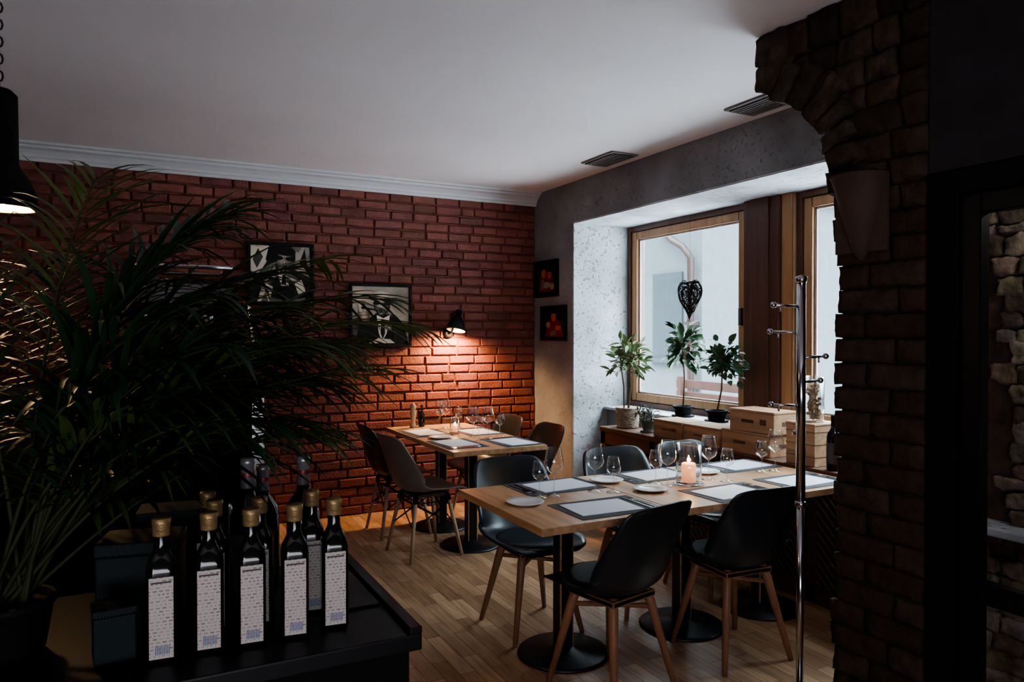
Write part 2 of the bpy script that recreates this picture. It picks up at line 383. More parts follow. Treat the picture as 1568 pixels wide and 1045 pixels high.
# ------------------------------------------------------------------ stone pier + arch corbel, plane X=2.43
XP=2.43
def bound(z):
    t=[(0,1.965),(1.5,1.955),(1.78,1.945),(2.14,1.98),(2.26,2.01),(2.34,2.05),(2.40,2.11),(2.46,2.20),(2.52,2.30),(2.56,2.345),(2.78,2.355)]
    for (a,ya),(c,yc) in zip(t,t[1:]):
        if z<=c: return ya+(yc-ya)*(z-a)/(c-a)
    return 2.355
def rock(b,lo,hi,m,c,amp=.008,cuts=3,fr=14,warp=None):
    bb=bmesh.new(); bmesh.ops.create_cube(bb,size=1)
    bmesh.ops.subdivide_edges(bb,edges=bb.edges[:],cuts=cuts,use_grid_fill=True)
    lo=Vector(lo);hi=Vector(hi); ctr=(lo+hi)/2; sz=hi-lo; seed=Vector((R(0,50),R(0,50),R(0,50)))
    vs=[];fs=[]
    for v in bb.verts:
        q=v.co.copy()
        e=[abs(k)*2 for k in q]; m2=sorted(e)[1]
        p=Vector((q.x*sz.x,q.y*sz.y,q.z*sz.z))
        if m2>.9: p=p*(1-.005/ max(.02,min(sz)) )
        p+=noise.noise_vector(p*fr+seed)*amp
        p+=noise.noise_vector(p*fr*3+seed)*amp*.45
        p=ctr+p
        if warp: p=warp(p)
        vs.append(p)
    bb.verts.index_update()
    for f in bb.faces: fs.append([v.index for v in f.verts])
    bb.free(); b.add(vs,fs,m,True,c)
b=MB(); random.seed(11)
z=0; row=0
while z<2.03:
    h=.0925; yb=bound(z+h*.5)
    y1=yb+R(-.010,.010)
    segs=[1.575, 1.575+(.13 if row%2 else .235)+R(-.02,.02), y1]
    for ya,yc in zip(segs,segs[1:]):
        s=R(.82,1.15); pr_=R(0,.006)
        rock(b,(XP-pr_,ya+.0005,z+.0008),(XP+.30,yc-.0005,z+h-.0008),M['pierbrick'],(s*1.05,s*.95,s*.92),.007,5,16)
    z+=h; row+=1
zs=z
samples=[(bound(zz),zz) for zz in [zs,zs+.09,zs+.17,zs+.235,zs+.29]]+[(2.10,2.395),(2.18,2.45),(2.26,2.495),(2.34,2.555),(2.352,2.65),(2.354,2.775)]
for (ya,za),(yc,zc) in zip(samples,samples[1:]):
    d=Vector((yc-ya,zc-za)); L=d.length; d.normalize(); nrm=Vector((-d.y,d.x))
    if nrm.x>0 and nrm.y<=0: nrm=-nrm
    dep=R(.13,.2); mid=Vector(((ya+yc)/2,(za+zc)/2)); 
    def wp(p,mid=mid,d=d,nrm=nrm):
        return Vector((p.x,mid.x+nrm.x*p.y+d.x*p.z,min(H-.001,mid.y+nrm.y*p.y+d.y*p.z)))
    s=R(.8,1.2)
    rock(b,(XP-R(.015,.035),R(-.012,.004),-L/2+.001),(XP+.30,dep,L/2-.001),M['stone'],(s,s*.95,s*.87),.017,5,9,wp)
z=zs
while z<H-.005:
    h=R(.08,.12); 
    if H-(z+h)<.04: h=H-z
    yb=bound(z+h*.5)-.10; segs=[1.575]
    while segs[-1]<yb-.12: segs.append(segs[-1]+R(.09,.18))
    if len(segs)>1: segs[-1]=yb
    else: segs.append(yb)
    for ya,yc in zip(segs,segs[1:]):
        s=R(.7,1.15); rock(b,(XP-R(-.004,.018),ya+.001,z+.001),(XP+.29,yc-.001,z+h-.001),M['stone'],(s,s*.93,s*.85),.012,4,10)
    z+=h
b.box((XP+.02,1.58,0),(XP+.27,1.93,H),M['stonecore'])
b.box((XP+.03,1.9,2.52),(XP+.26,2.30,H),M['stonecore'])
b.obj('wall_arch_pier')
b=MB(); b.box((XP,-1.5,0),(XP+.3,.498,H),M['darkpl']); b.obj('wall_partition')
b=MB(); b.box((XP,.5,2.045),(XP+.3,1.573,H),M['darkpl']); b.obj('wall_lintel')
# black framed glass door
b=MB()
b.box((XP-.01,1.47,0),(XP+.08,1.572,2.04),M['darkm'],.004); b.box((XP-.01,.502,0),(XP+.08,.60,2.04),M['darkm'],.004)
b.box((XP-.01,.60,1.96),(XP+.08,1.47,2.04),M['darkm'],.004)
b.box((XP+.01,1.405,0.01),(XP+.06,1.465,1.955),M['dark'],.004); b.box((XP+.01,.605,0.01),(XP+.06,.70,1.955),M['dark'],.004)
b.box((XP+.01,.70,1.89),(XP+.06,1.405,1.955),M['dark'],.004); b.box((XP+.01,.70,.01),(XP+.06,1.405,.14),M['dark'],.004)
b.box((XP+.01,.70,.62),(XP+.06,1.405,.69),M['dark'],.004)
b.box((XP+.032,.70,.14),(XP+.036,1.405,1.89),M['wglass'])
b.tube([(XP+.01,.76,.95),(XP-.04,.76,.95),(XP-.04,.76,1.15),(XP+.01,.76,1.15)],.009,M['steel'])
b.obj('door_1')
# stone wall behind the door with arched niche
b=MB(); random.seed(3); z=0
b.box((XW-.012,1.0,.0),(XW,2.09,H),M['niche'])
while z<H-.02:
    h=min(R(.05,.09),H-z); y=1.0
    while y<2.06:
        w=min(R(.07,.17),2.09-y); yc=y+w/2; zc=z+h/2
        inn=1.80<yc<2.0 and .67<zc and (zc<1.70 or (yc-1.90)**2+(zc-1.70)**2<.10**2)
        if not inn and w>.03:
            s=R(.6,1.25); rock(b,(XW-.05-R(0,.02),y+.002,z+.002),(XW,y+w-.002,z+h-.002),M['stone2'],(s,s*R(.9,1),s*R(.82,.95)),.018,5,16)
        y+=w
    z+=h
b.obj('wall_stone')
b=MB(); b.box((XW-.17,1.0,.655),(XW-.075,2.09,.69),M['reveal'],.006); b.box((XW-.075,1.0,.655),(XW-.01,2.09,.69),M['reveal']); b.obj('stone_ledge')
# conical sconce
b=MB(); prof=[(.008,1.77),(.03,1.80),(.06,1.90),(.085,2.0),(.105,2.07),(.112,2.08),(.10,2.085),(.095,2.07),(.05,1.92),(.01,1.82)]
b.lathe(prof,M['ceramic'],seg=16,a0=math.pi/2,a1=1.5*math.pi,cap=False)
b.box((-.005,-.11,1.8),(.004,.11,2.075),M['ceramic']); b.obj('wall_sconce',(XP-.018,1.82,0))

def vent(loc):
    b=MB(); b.box((-.115,-.20,-.012),(.115,.20,0),M['vent'],.003); b.box((-.095,-.18,-.014),(.095,.18,-.011),M['darkm'])
    for i in range(7): b.box((-.09+i*.026,-.178,-.02),(-.078+i*.026,.178,-.012),M['vent'])
    b.obj('ceiling_vent',(loc[0],loc[1],H))
vent((3.12,4.45)); vent((3.13,2.97))

# ------------------------------------------------------------------ tables
def table(name,x0,x1,y0,y1,cols):
    b=MB(); cx,cy=(x0+x1)/2,(y0+y1)/2
    b.box((x0-cx,y0-cy,.718),(x1-cx,y1-cy,.75),M['oak'],.003)
    for px,py in cols:
        px-=cx;py-=cy
        b.lathe([(.215,0),(.215,.008),(.205,.016),(.06,.026),(.045,.04)],M['iron'],(px,py,0),36)
        b.box((px-.036,py-.036,.02),(px+.036,py+.036,.70),M['iron'],.006)
        for a in (0,1):
            if a: b.box((px-.22,py-.03,.70),(px+.22,py+.03,.718),M['iron'])
            else: b.box((px-.03,py-.26,.70),(px+.03,py+.26,.718),M['iron'])
    return b.obj(name,(cx,cy,0))
table('dining_table',1.39,2.045,2.42,3.22,[(1.79,2.92)])
table('dining_table',2.05,3.25,2.42,3.22,[(2.50,2.92),(3.05,2.92)])
table('dining_table',1.79,2.47,4.23,5.60,[(2.13,4.72),(2.13,5.28)])

# ------------------------------------------------------------------ chairs
def cr(P,t):
    n=len(P)-1; x=t*n; i=min(int(x),n-1); f=x-i
    p0=P[max(i-1,0)];p1=P[i];p2=P[i+1];p3=P[min(i+2,n)]
    return [.5*((2*b_)+(-a+c)*f+(2*a-5*b_+4*c-d)*f*f+(-a+3*b_-3*c+d)*f**3) for a,b_,c,d in zip(p0,p1,p2,p3)]
SH=[(.238,.428,.13,.0),(.222,.446,.19,.006),(.15,.452,.222,.018),(.03,.44,.236,.035),(-.09,.437,.24,.055),(-.165,.46,.238,.085),(-.21,.53,.234,.10),(-.24,.62,.230,.080),(-.262,.71,.222,.050),(-.278,.785,.202,.025),(-.286,.815,.165,.008),(-.289,.826,.10,0)]
def shell_mesh(m):
    b=MB(); nu,nv=16,34; vs=[];fs=[]
    for j in range(nv+1):
        t=j/nv; y,z,w,c=cr(SH,t); y2,z2,_,_=cr(SH,min(1,t+.01)); y1,z1,_,_=cr(SH,max(0,t-.01))
        tv=Vector((0,y2-y1,z2-z1)).normalized(); nr=Vector((0,tv.z,-tv.y))
        if nr.z<0 and t<.4: nr=-nr
        if t>=.4 and nr.y<0: nr=-nr
        for i in range(nu+1):
            u=-1+2*i/nu; p=Vector((u*w,y,z))+nr*c*abs(u)**2.4; vs.append(p)
    for j in range(nv):
        for i in range(nu):
            a=j*(nu+1)+i; fs.append((a,a+1,a+nu+2,a+nu+1))
    b.add(vs,fs,m,True); return b.mesh('shell',False)
shellB=shell_mesh(M['black']); shellG=shell_mesh(M['greyshell'])
b=MB(); prof=[(1e-4,.462),(.15,.474),(.185,.47),(.2,.458),(.195,.445),(1e-4,.443)]
b.lathe(prof,M['cushion'],(0,.035,0),28); cush=b.mesh('seat_cushion')
def legs_tower():
    b=MB()
    for sx in (-1,1):
        for sy in (-1,1):
            b.tube([(sx*.10,sy*.10,.425),(sx*.115,sy*.115,.37),(sx*.19,sy*.19,0.0)],[.019,.021,.012],M['beech'],10)
    b.box((-.13,-.13,.395),(.13,.13,.422),M['darkm'],.006)
    b.tube([(-.118,-.118,.35),(.118,.118,.35)],.011,M['beech']); b.tube([(-.118,.118,.35),(.118,-.118,.35)],.011,M['beech'])
    return b.mesh('legs')
def legs_wire():
    b=MB()
    for sx in (-1,1):
        for sy in (-1,1):
            b.tube([(sx*.12,sy*.12,.40),(sx*.19,sy*.19,0)],[.014,.011],M['beechl'],10)
            b.tube([(sx*.10,sy*.10,.425),(sx*.12,sy*.12,.40),(sx*.125,sy*.125,.37)],.017,M['darkm'],8)
    Lg=lambda sx,sy,t:Vector((sx*(.12+.07*t),sy*(.12+.07*t),.40*(1-t)))
    for (a,c) in [((-1,-1),(1,-1)),((1,-1),(1,1)),((1,1),(-1,1)),((-1,1),(-1,-1))]:
        b.tube([Lg(*a,.08),Lg(*c,.5)],.0045,M['darkm'],6); b.tube([Lg(*c,.08),Lg(*a,.5)],.0045,M['darkm'],6)
        b.tube([Lg(*a,.08),Lg(*c,.08)],.0045,M['darkm'],6)
    b.box((-.12,-.12,.405),(.12,.12,.42),M['darkm'],.004)
    return b.mesh('legs')
LT=legs_tower(); LW=legs_wire()
def chair(x,y,rot,kind='tower'):
    e=empty('dining_chair',(x,y,0),rot)
    sh=place(shellG if kind=='grey' else shellB,'shell',parent=e)
    md=sh.modifiers.new('t','SOLIDIFY'); md.thickness=.008; md.offset=0
    if kind=='tower': place(cush,'seat_cushion',parent=e); place(LT,'legs',parent=e)
    else: place(LW,'legs',parent=e)
chair(1.80,2.545,12); chair(2.50,2.575,-4)
chair(1.81,3.27,180); chair(2.50,3.29,176); chair(3.04,3.29,182)
chair(1.77,4.70,-84,'grey'); chair(1.79,5.30,-90,'wire'); chair(2.51,4.70,92,'wire'); chair(2.50,5.32,90,'wire')

# ------------------------------------------------------------------ tableware
def glassmesh(h,rb,name):
    b=MB(); sh=h*.46
    prof=[(.033,0),(.034,.0015),(.02,.004),(.006,.010),(.0038,.025),(.0036,sh-.01),(.006,sh),(rb*.45,sh+.008),(rb*.82,sh+h*.09),(rb,sh+h*.18),(rb*.98,sh+h*.30),(rb*.86,sh+h*.42),(rb*.74,h)]
    b.lathe(prof,M['glass'],(0,0,0),24,cap=False)
    b.tube([(rb*.74*math.cos(a/24*2*math.pi),rb*.74*math.sin(a/24*2*math.pi),h) for a in range(25)],.0009,M['glass'],5)
    return b.mesh(name)
GT=glassmesh(.222,.043,'wine_glass'); GS=glassmesh(.165,.034,'wine_glass_small')
tz=.7505
for x,y in [(1.719,2.885),(1.944,2.885),(2.325,2.82),(2.616,2.85),(3.10,2.86)]: place(GT,'wine_glass',(x,y,tz))
for x,y in [(1.645,2.89),(2.012,2.83),(2.308,2.89),(2.66,2.765),(3.02,2.88)]: place(GS,'wine_glass',(x,y,tz))
for x,y in [(2.20,5.36),(2.13,5.30),(2.17,4.78),(2.27,4.73)]: place(GT,'wine_glass',(x,y,tz))
for x,y in [(2.30,5.33),(2.135,4.60),(2.38,4.76)]: place(GS,'wine_glass',(x,y,tz))
b=MB(); b.lathe([(.001,.004),(.05,.004),(.058,.007),(.083,.014),(.085,.0125),(.055,.0),(.001,0)],M['porc'],seg=36,cap=False); PL=b.mesh('side_plate')
b=MB(); b.box((-.21,-.145,0),(.21,.145,.002),M['mat'],.0006); PM=b.mesh('placemat')
b=MB()
b.box((-.15,-.105,0),(.15,.105,.0012),M['linen'],.0004); b.box((-.149,-.104,.0014),(.148,.103,.0026),M['linen'],.0004)
b.tube([(-.15,-.104,.0016),(-.15,.104,.0016)],.0016,M['linen']); NP=b.mesh('napkin')
def fork():
    b=MB(); prof=[(-.10,.005),(-.05,.004),(.02,.0026),(.045,.005),(.06,.011)]
    vs=[];fs=[]
    for y,w in prof: vs+=[(-w,y,0),(w,y,0),(-w,y,.002),(w,y,.002)]
    for i in range(len(prof)-1):
        a=i*4; fs+=[(a,a+1,a+5,a+4),(a+2,a+6,a+7,a+3),(a,a+4,a+6,a+2),(a+1,a+3,a+7,a+5)]
    fs+=[(0,2,3,1)]; b.add(vs,fs,M['steel'])
    for i in range(4): b.tube([(-.0095+i*.0063,.058,.001),(-.0095+i*.0063,.10,.002)],.0014,M['steel'],6)
    return b.mesh('fork')
def knife():
    b=MB(); prof=[(-.11,.005,.0),(-.06,.0055,0),(-.01,.0045,0),(0,.008,.003),(.07,.009,.003),(.10,.006,0),(.11,.002,-.004)]
    vs=[];fs=[]
    for y,w,o in prof: vs+=[(-w+o,y,0),(w+o,y,0),(-w+o,y,.0025),(w+o,y,.0025)]
    for i in range(len(prof)-1):
        a=i*4; fs+=[(a,a+1,a+5,a+4),(a+2,a+6,a+7,a+3),(a,a+4,a+6,a+2),(a+1,a+3,a+7,a+5)]
    fs+=[(0,2,3,1),(24,25,27,26)]; b.add(vs,fs,M['steel']); return b.mesh('knife')
FK=fork(); KN=knife()
def setting(x,y,rot,nr=4):
    a=math.radians(rot); f=lambda dx,dy:(x+dx*math.cos(a)-dy*math.sin(a),y+dx*math.sin(a)+dy*math.cos(a))
    place(PM,'placemat',(x,y,tz),rot)
    px,py=f(-.025,.0); place(NP,'napkin',(px,py,tz+.0022),rot+nr)
    px,py=f(.160,-.01); place(KN,'knife',(px,py,tz+.0022),rot); px,py=f(.188,-.01); place(FK,'fork',(px,py,tz+.0022),rot+2)
setting(1.81,2.60,0,-3); setting(2.51,2.57,0); setting(1.83,3.07,180); setting(2.42,3.07,180); setting(3.02,3.07,180); setting(3.02,2.60,0)
for p in [(1.53,2.815),(2.19,2.78),(2.125,3.05),(2.72,3.0)]: place(PL,'side_plate',(*p,tz))
setting(1.95,4.55,-90); setting(1.95,5.15,-90); setting(2.322,4.47,92); setting(2.325,5.05,90)
place(PL,'side_plate',(1.95,4.85,tz))
def hurricane(loc,s=1):
    b=MB(); 
    b.lathe([(.001,.0),(.068*s,0),(.075*s,.006),(.07*s,.008),(.001,.006)],M['glass'],seg=32,cap=False)
    b.lathe([(.001,.009),(.060*s,.009),(.063*s,.012),(.063*s,.20*s),(.060*s,.20*s),(.060*s,.014)],M['glass'],seg=32,cap=False)
    b.tube([(.0615*s*math.cos(a/32*2*math.pi),.0615*s*math.sin(a/32*2*math.pi),.20*s) for a in range(33)],.0022*s,M['glass'],6)
    b.lathe([(.034*s,.0125),(.035*s,.016),(.035*s,.10*s),(.030*s,.106*s),(.001,.102*s)],M['wax'],seg=24)
    b.tube([(0,0,.10*s),(0,0,.112*s)],.001,M['darkm'],6)
    b.lathe([(.0005,.108*s),(.007,.116*s),(.006,.126*s),(.0005,.144*s)],M['flame'],seg=10,cap=False)
    b.obj('candle_lantern',loc)
    l=bpy.data.lights.new('candle_light','POINT'); l.energy=1.6*s; l.color=(1,.55,.22); l.shadow_soft_size=.012
    o=bpy.data.objects.new('candle_light',l); o.location=(loc[0],loc[1],loc[2]+.16*s); scene.collection.objects.link(o)
hurricane((2.445,2.805,tz),1); hurricane((2.135,5.02,tz),.6)
b=MB(); b.lathe([(.026,0),(.027,.01),(.018,.04),(.022,.08),(.026,.12),(.018,.135),(.024,.15),(.024,.17),(.012,.185),(.006,.195)],M['beechl'],seg=20); b.obj('pepper_mill',(1.98,5.50,tz))
b=MB(); b.lathe([(.024,0),(.025,.01),(.025,.09),(.010,.125),(.010,.16),(.012,.162),(.012,.172)],M['bottle'],seg=20); b.obj('oil_bottle',(2.06,5.52,tz))

# ------------------------------------------------------------------ bench along the window
b=MB(); Y0,Y1=2.12,4.88; X0=3.345
b.box((X0-.01,Y0,.715),(3.636,Y1+.01,.75),M['bench'],.004)
b.box((X0+.01,Y1-.03,0),(3.675,Y1,.715),M['bench']); b.box((X0+.01,Y0,0),(3.675,Y0+.03,.715),M['bench'])
for y in [Y0,2.8,3.5,4.2,Y1-.06]: b.box((X0,y,0),(X0+.03,y+.06,.715),M['bench'],.002)
b.box((X0,Y0,.0),(X0+.028,Y1,.10),M['bench']); b.box((X0,Y0,.62),(X0+.028,Y1,.715),M['bench'])
y=Y0-.5
while y<Y1:
    for s in (1,-1):
        p0=Vector((X0+.012,y,.10)) if s>0 else Vector((X0+.018,y,.62)); p1=p0+Vector((0,.52,.52*s))
        t0=max(0,(Y0+.03-p0.y)/.52); t1=min(1,(Y1-.03-p0.y)/.52)
        if t1>t0+.03: b.tube([p0.lerp(p1,t0),p0.lerp(p1,t1)],.007,M['bench'],4,False)
    y+=.055
b.box((X0+.06,Y0+.03,.02),(X0+.07,Y1-.03,.70),M['darkm'])
b.obj('lattice_bench_cabinet')
def crate(name,x0,x1,y0,y1,z,h):
    b=MB(); cx,cy=(x0+x1)/2,(y0+y1)/2; x0-=cx;x1-=cx;y0-=cy;y1-=cy
    b.box((x0,y0,0),(x1,y1,h-.014),M['crate'],.002); b.box((x0-.003,y0-.003,h-.012),(x1+.003,y1+.003,h),M['crate'],.002)
    b.box((x0-.0015,y0+.06,.05),(x0-.0005,y0+.11,h-.05),M['bench']); b.box((x0-.0015,y1-.2,.055),(x0-.0005,y1-.1,h-.06),M['bench'])
    b.box((x0+.07,y0-.0015,.05),(x1-.07,y0-.0005,h-.06),M['bench'])
    b.obj(name,(cx,cy,z))
crate('wooden_wine_crate',3.38,3.60,3.95,4.26,.751,.125); crate('wooden_wine_crate',3.38,3.60,3.585,3.93,.751,.125)
crate('wooden_wine_crate',3.38,3.61,3.16,3.56,.751,.135); crate('wooden_wine_crate',3.39,3.60,3.14,3.50,.888,.135)

def tree(name,loc,potr,poth,h,cr_,n,leafm,L,W,lean=(0,0),potm='pot',droop=.7,seed=1,basket=False,multi=1,xs=.5):
    random.seed(seed); b=MB()
    if basket:
        b.lathe([(potr*.85,.0),(potr*.9,.01),(potr,poth),(potr*.94,poth),(potr*.8,.02)],M['wicker'],seg=24)
        k=0; zz=.008
        while zz<poth:
            rr=potr*(.88+.13*zz/poth); pts=[(rr*math.cos(a/24*2*math.pi)*(1+.025*(-1)**(a+k)),rr*math.sin(a/24*2*math.pi)*(1+.025*(-1)**(a+k)),zz) for a in range(25)]
            b.tube(pts,.005,M['wicker'],5); zz+=.011; k+=1
        b.lathe([(potr*.98,poth-.005),(potr*1.06,poth),(potr*1.04,poth+.012),(potr*.95,poth+.005)],M['wicker'],seg=24)
    else:
        b.lathe([(potr*1.1,0),(potr*1.15,.012),(potr*1.1,.012),(potr*.75,.008),(potr*.78,.02),(potr,poth),(potr*1.06,poth),(potr*1.06,poth+.012),(potr*.94,poth+.012),(potr*.9,poth-.015)],M[potm],seg=24,cap=False)
    b.lathe([(.001,poth-.012),(potr*.92,poth-.014)],M['soil'],seg=20,cap=False)
    for t in range(multi):
        ox,oy=(R(-.03,.03),R(-.03,.03)) if multi>1 else (0,0)
        tip=Vector((lean[0]+ox*2,lean[1]+oy*3,h)); p0=Vector((ox,oy,poth-.02))
        b.tube([p0,p0.lerp(tip,.4)+Vector((.008,-.01,0)),p0.lerp(tip,.75),tip],[.007,.006,.005,.002],M['bark'],7)
        c=p0.lerp(tip,.8)
        for i in range(n//multi):
            a=R(0,6.28); ph=R(-.7,1.3); d=Vector((math.cos(a)*math.cos(ph),math.sin(a)*math.cos(ph),math.sin(ph)))
            rad=cr_*R(.15,1.0); st=p0.lerp(tip,R(.6,1)); end=c+Vector((d.x*rad*xs,d.y*rad,d.z*rad))
            if i%2==0: b.tube([st,(st+end)/2+Vector((0,0,.012)),end],[.003,.002,.0012],M['bark'],5)
            b.leaf(end,(d.x*xs,d.y,d.z*.4+R(-.5,.4)),(R(-.9,.2),R(-.8,.8),1),L*R(.7,1.15),W*R(.8,1.1),leafm,droop,prof=(.05,.65,.95,1,.85,.55,.05))
    b.obj(name,loc)
tree('potted_olive_shrub',(3.49,4.72,.751),.092,.15,.62,.19,150,M['leaf3'],.095,.036,basket=True,seed=4,multi=4,droop=.2)
tree('potted_herb',(3.47,4.43,.751),.055,.08,.15,.07,110,M['gpot'],.045,.012,potm='gpot',seed=9,multi=4,droop=.9)
tree('potted_lemon_tree',(3.725,4.34,.863),.075,.07,.60,.21,90,M['leaf2'],.105,.06,(.0,.0),seed=2,droop=.6,xs=.35)
tree('potted_ficus',(3.725,3.98,.863),.075,.07,.50,.19,150,M['leaf2'],.075,.045,(.0,-.08),seed=6,droop=.4,xs=.35)
# wicker heart
b=MB(); random.seed(8)
for k in range(24):
    s=.0076*(R(.25,1) if k>4 else R(.92,1.03)); pts=[]
    for i in range(33):
        t=i/32*2*math.pi; hx=16*math.sin(t)**3; hz=13*math.cos(t)-5*math.cos(2*t)-2*math.cos(3*t)-math.cos(4*t)
        pts.append((R(-.006,.006),hx*s*1.12+R(-.006,.006),hz*s*1.4+R(-.008,.008)))
    b.tube(pts,.003,M['wickerb'],5)
for k in range(44):
    t=R(0,6.28); t2=t+R(1.5,3.5); f=lambda t:Vector((R(-.008,.008),16*math.sin(t)**3*.0080,(13*math.cos(t)-5*math.cos(2*t)-2*math.cos(3*t)-math.cos(4*t))*.0072*1.4))
    b.tube([f(t),(f(t)+f(t2))*.5+Vector((0,R(-.02,.02),0)),f(t2)],.003,M['wickerb'],5)
b.tube([(0,0,.09),(0,0,.63)],.001,M['wickerb'],5); b.obj('wicker_heart',(3.86,4.42,1.78))
# jar of corks
b=MB(); random.seed(2)
b.lathe([(.001,.0),(.055,0),(.058,.01),(.058,.26),(.055,.26),(.055,.008),(.001,.006)],M['glass'],seg=28,cap=False)
for i in range(70):
    a=R(0,6.28); r=R(0,.036); c=Vector((r*math.cos(a),r*math.sin(a),.02+.21*i/70)); d=Vector((R(-1,1),R(-1,1),R(-.5,.5))).normalized()*.016
    b.tube([c-d,c+d],.009,M['cork'],8)
b.obj('cork_jar',(3.48,2.93,.751+.24))
b=MB(); b.box((-.11,-.10,0),(.11,.10,.226),M['crate'],.002); b.box((-.113,-.103,.228),(.113,.103,.238),M['crate'],.002)
for zz in (.05,.12,.19): b.box((-.112,-.102,zz),(-.110,.102,zz+.003),M['bench']); b.box((-.112,-.102,zz),(.112,-.1,zz+.003),M['bench'])
b.obj('small_wooden_crate',(3.48,2.93,.751))
def winebottle(name,loc,h=.30,cap='darkm',r=.037):
    b=MB(); b.lathe([(r*.9,0),(r,.006),(r,h*.60),(r*.85,h*.67),(r*.42,h*.75),(r*.36,h*.80)],M['bottle'],seg=24)
    b.lathe([(r*.37,h*.79),(r*.40,h*.80),(r*.38,h*.95),(r*.42,h*.955),(r*.42,h),(r*.3,h)],M[cap],seg=20)
    if cap=='silver': b.lathe([(r*.405,h*.87),(r*.41,h*.875),(r*.41,h*.895),(r*.405,h*.90)],M['red'],seg=20,cap=False)
    b.lathe([(r*1.01,h*.12),(r*1.012,h*.50)],M['wlabel'],seg=24,cap=False,a0=2.3,a1=5.4)
    b.obj(name,loc)
winebottle('wine_bottle',(3.40,2.73,.751))
b=MB()
for k in range(9):
    zz=.004+k*.016; rr=.06+.02*k/9; b.tube([((rr*1.0)*math.cos(a/20*2*math.pi)*(1+.03*(-1)**(a+k)),rr*1.0*math.sin(a/20*2*math.pi)*(1+.03*(-1)**(a+k)),zz+.002) for a in range(21)],.0055,M['crate'],5)
for a in range(14):
    t=a/14*2*math.pi; b.tube([(.058*math.cos(t),.058*math.sin(t),0.002),(.08*math.cos(t),.08*math.sin(t),.145)],.003,M['crate'],5)
b.lathe([(.001,0),(.06,.0),(.06,.006),(.001,.006)],M['crate'],seg=20,cap=False)
b.tube([(.08*math.cos(t/12*math.pi),0,.14+.11*math.sin(t/12*math.pi)) for t in range(13)],.004,M['crate'],6)
b.obj('wicker_basket',(3.52,2.56,.751))

# ------------------------------------------------------------------ coat stand
b=MB()
b.lathe([(.125,0),(.125,.012),(.115,.02),(.03,.03),(.02,.05)],M['chrome'],seg=40)
b.tube([(0,0,.03),(0,0,.86)],.014,M['chrome'],16); b.tube([(0,0,.84),(0,0,1.70)],.0175,M['chrome'],16)
b.lathe([(.014,.83),(.021,.835),(.021,.85),(.0175,.855)],M['chrome'],seg=20); b.lathe([(.0175,1.69),(.022,1.70),(.022,1.715),(.001,1.722)],M['chrome'],seg=20)
def hook(z,ang,L):
    d=Vector((math.cos(ang),math.sin(ang),0))
    b.tube([Vector((0,0,z)),d*L+Vector((0,0,z+.005))],.0055,M['chrome'],8); b.ball(d*L+Vector((0,0,z+.005)),.012,M['chrome'])
    b.tube([d*(L-.03)+Vector((0,0,z)),d*(L-.03)+Vector((0,0,z-.02))],.004,M['chrome'],6)
ar=math.radians(-27.5)
hook(1.60,ar+math.pi+.3,.125); hook(1.50,ar+math.pi-.5,.115); hook(1.405,ar+.2,.105); hook(1.31,ar+.5,.11); hook(1.22,ar+math.pi,.115); hook(1.10,ar+1.4,.10)
b.obj('coat_stand',(2.275,1.975,0))

# ------------------------------------------------------------------ pictures
def gcol(v):
    if isinstance(v,tuple): return tuple(min(1,k*1.7) for k in v)
    v=min(.95,v**.72*1.12) if v>.03 else v
    return (v,v*.95,v*.87)
def picture(name,loc,w,h,shapes,rot=0,bg=.05,fr=.022):
    b=MB()
    for x0,x1,z0,z1 in [(-w/2,w/2,h/2-fr,h/2),(-w/2,w/2,-h/2,-h/2+fr),(-w/2,-w/2+fr,-h/2+fr,h/2-fr),(w/2-fr,w/2,-h/2+fr,h/2-fr)]:
        b.box((x0,-.03,z0),(x1,0,z1),M['frameblack'],.002)
    b.box((-w/2+fr,-.012,-h/2+fr),(w/2-fr,-.002,h/2-fr),M['print'],c=gcol(bg))
    iw,ih=w-2*fr-.004,h-2*fr-.004; k=0
    for pts,m in shapes:
        yy=-.0123-.0002*k; k+=1
        P=[(max(-.5,min(.5,px-.5))*iw,yy,max(-.5,min(.5,pz-.5))*ih) for px,pz in pts]
        b.add(P,[tuple(range(len(P)))],M['print'],c=gcol(m))
    b.obj(name,loc,rot)
def el(cx,cz,rx,rz,m,rot=0,n=20):
    c,s=math.cos(rot),math.sin(rot); return [([(cx+rx*math.cos(t)*c-rz*math.sin(t)*s,cz+rx*math.cos(t)*s+rz*math.sin(t)*c) for t in [2*math.pi*i/n for i in range(n)]],m)]
def soft(cx,cz,rx,rz,v0,v1,rot=0,dx=0,dz=0,k=5):
    out=[]
    for i in range(k):
        f=i/(k-1); s=1-.75*f; v=v0+(v1-v0)*f; out+=el(cx+dx*f,cz+dz*f,rx*s,rz*s,v,rot)
    return out
def po(pts,v): return [(pts,v)]
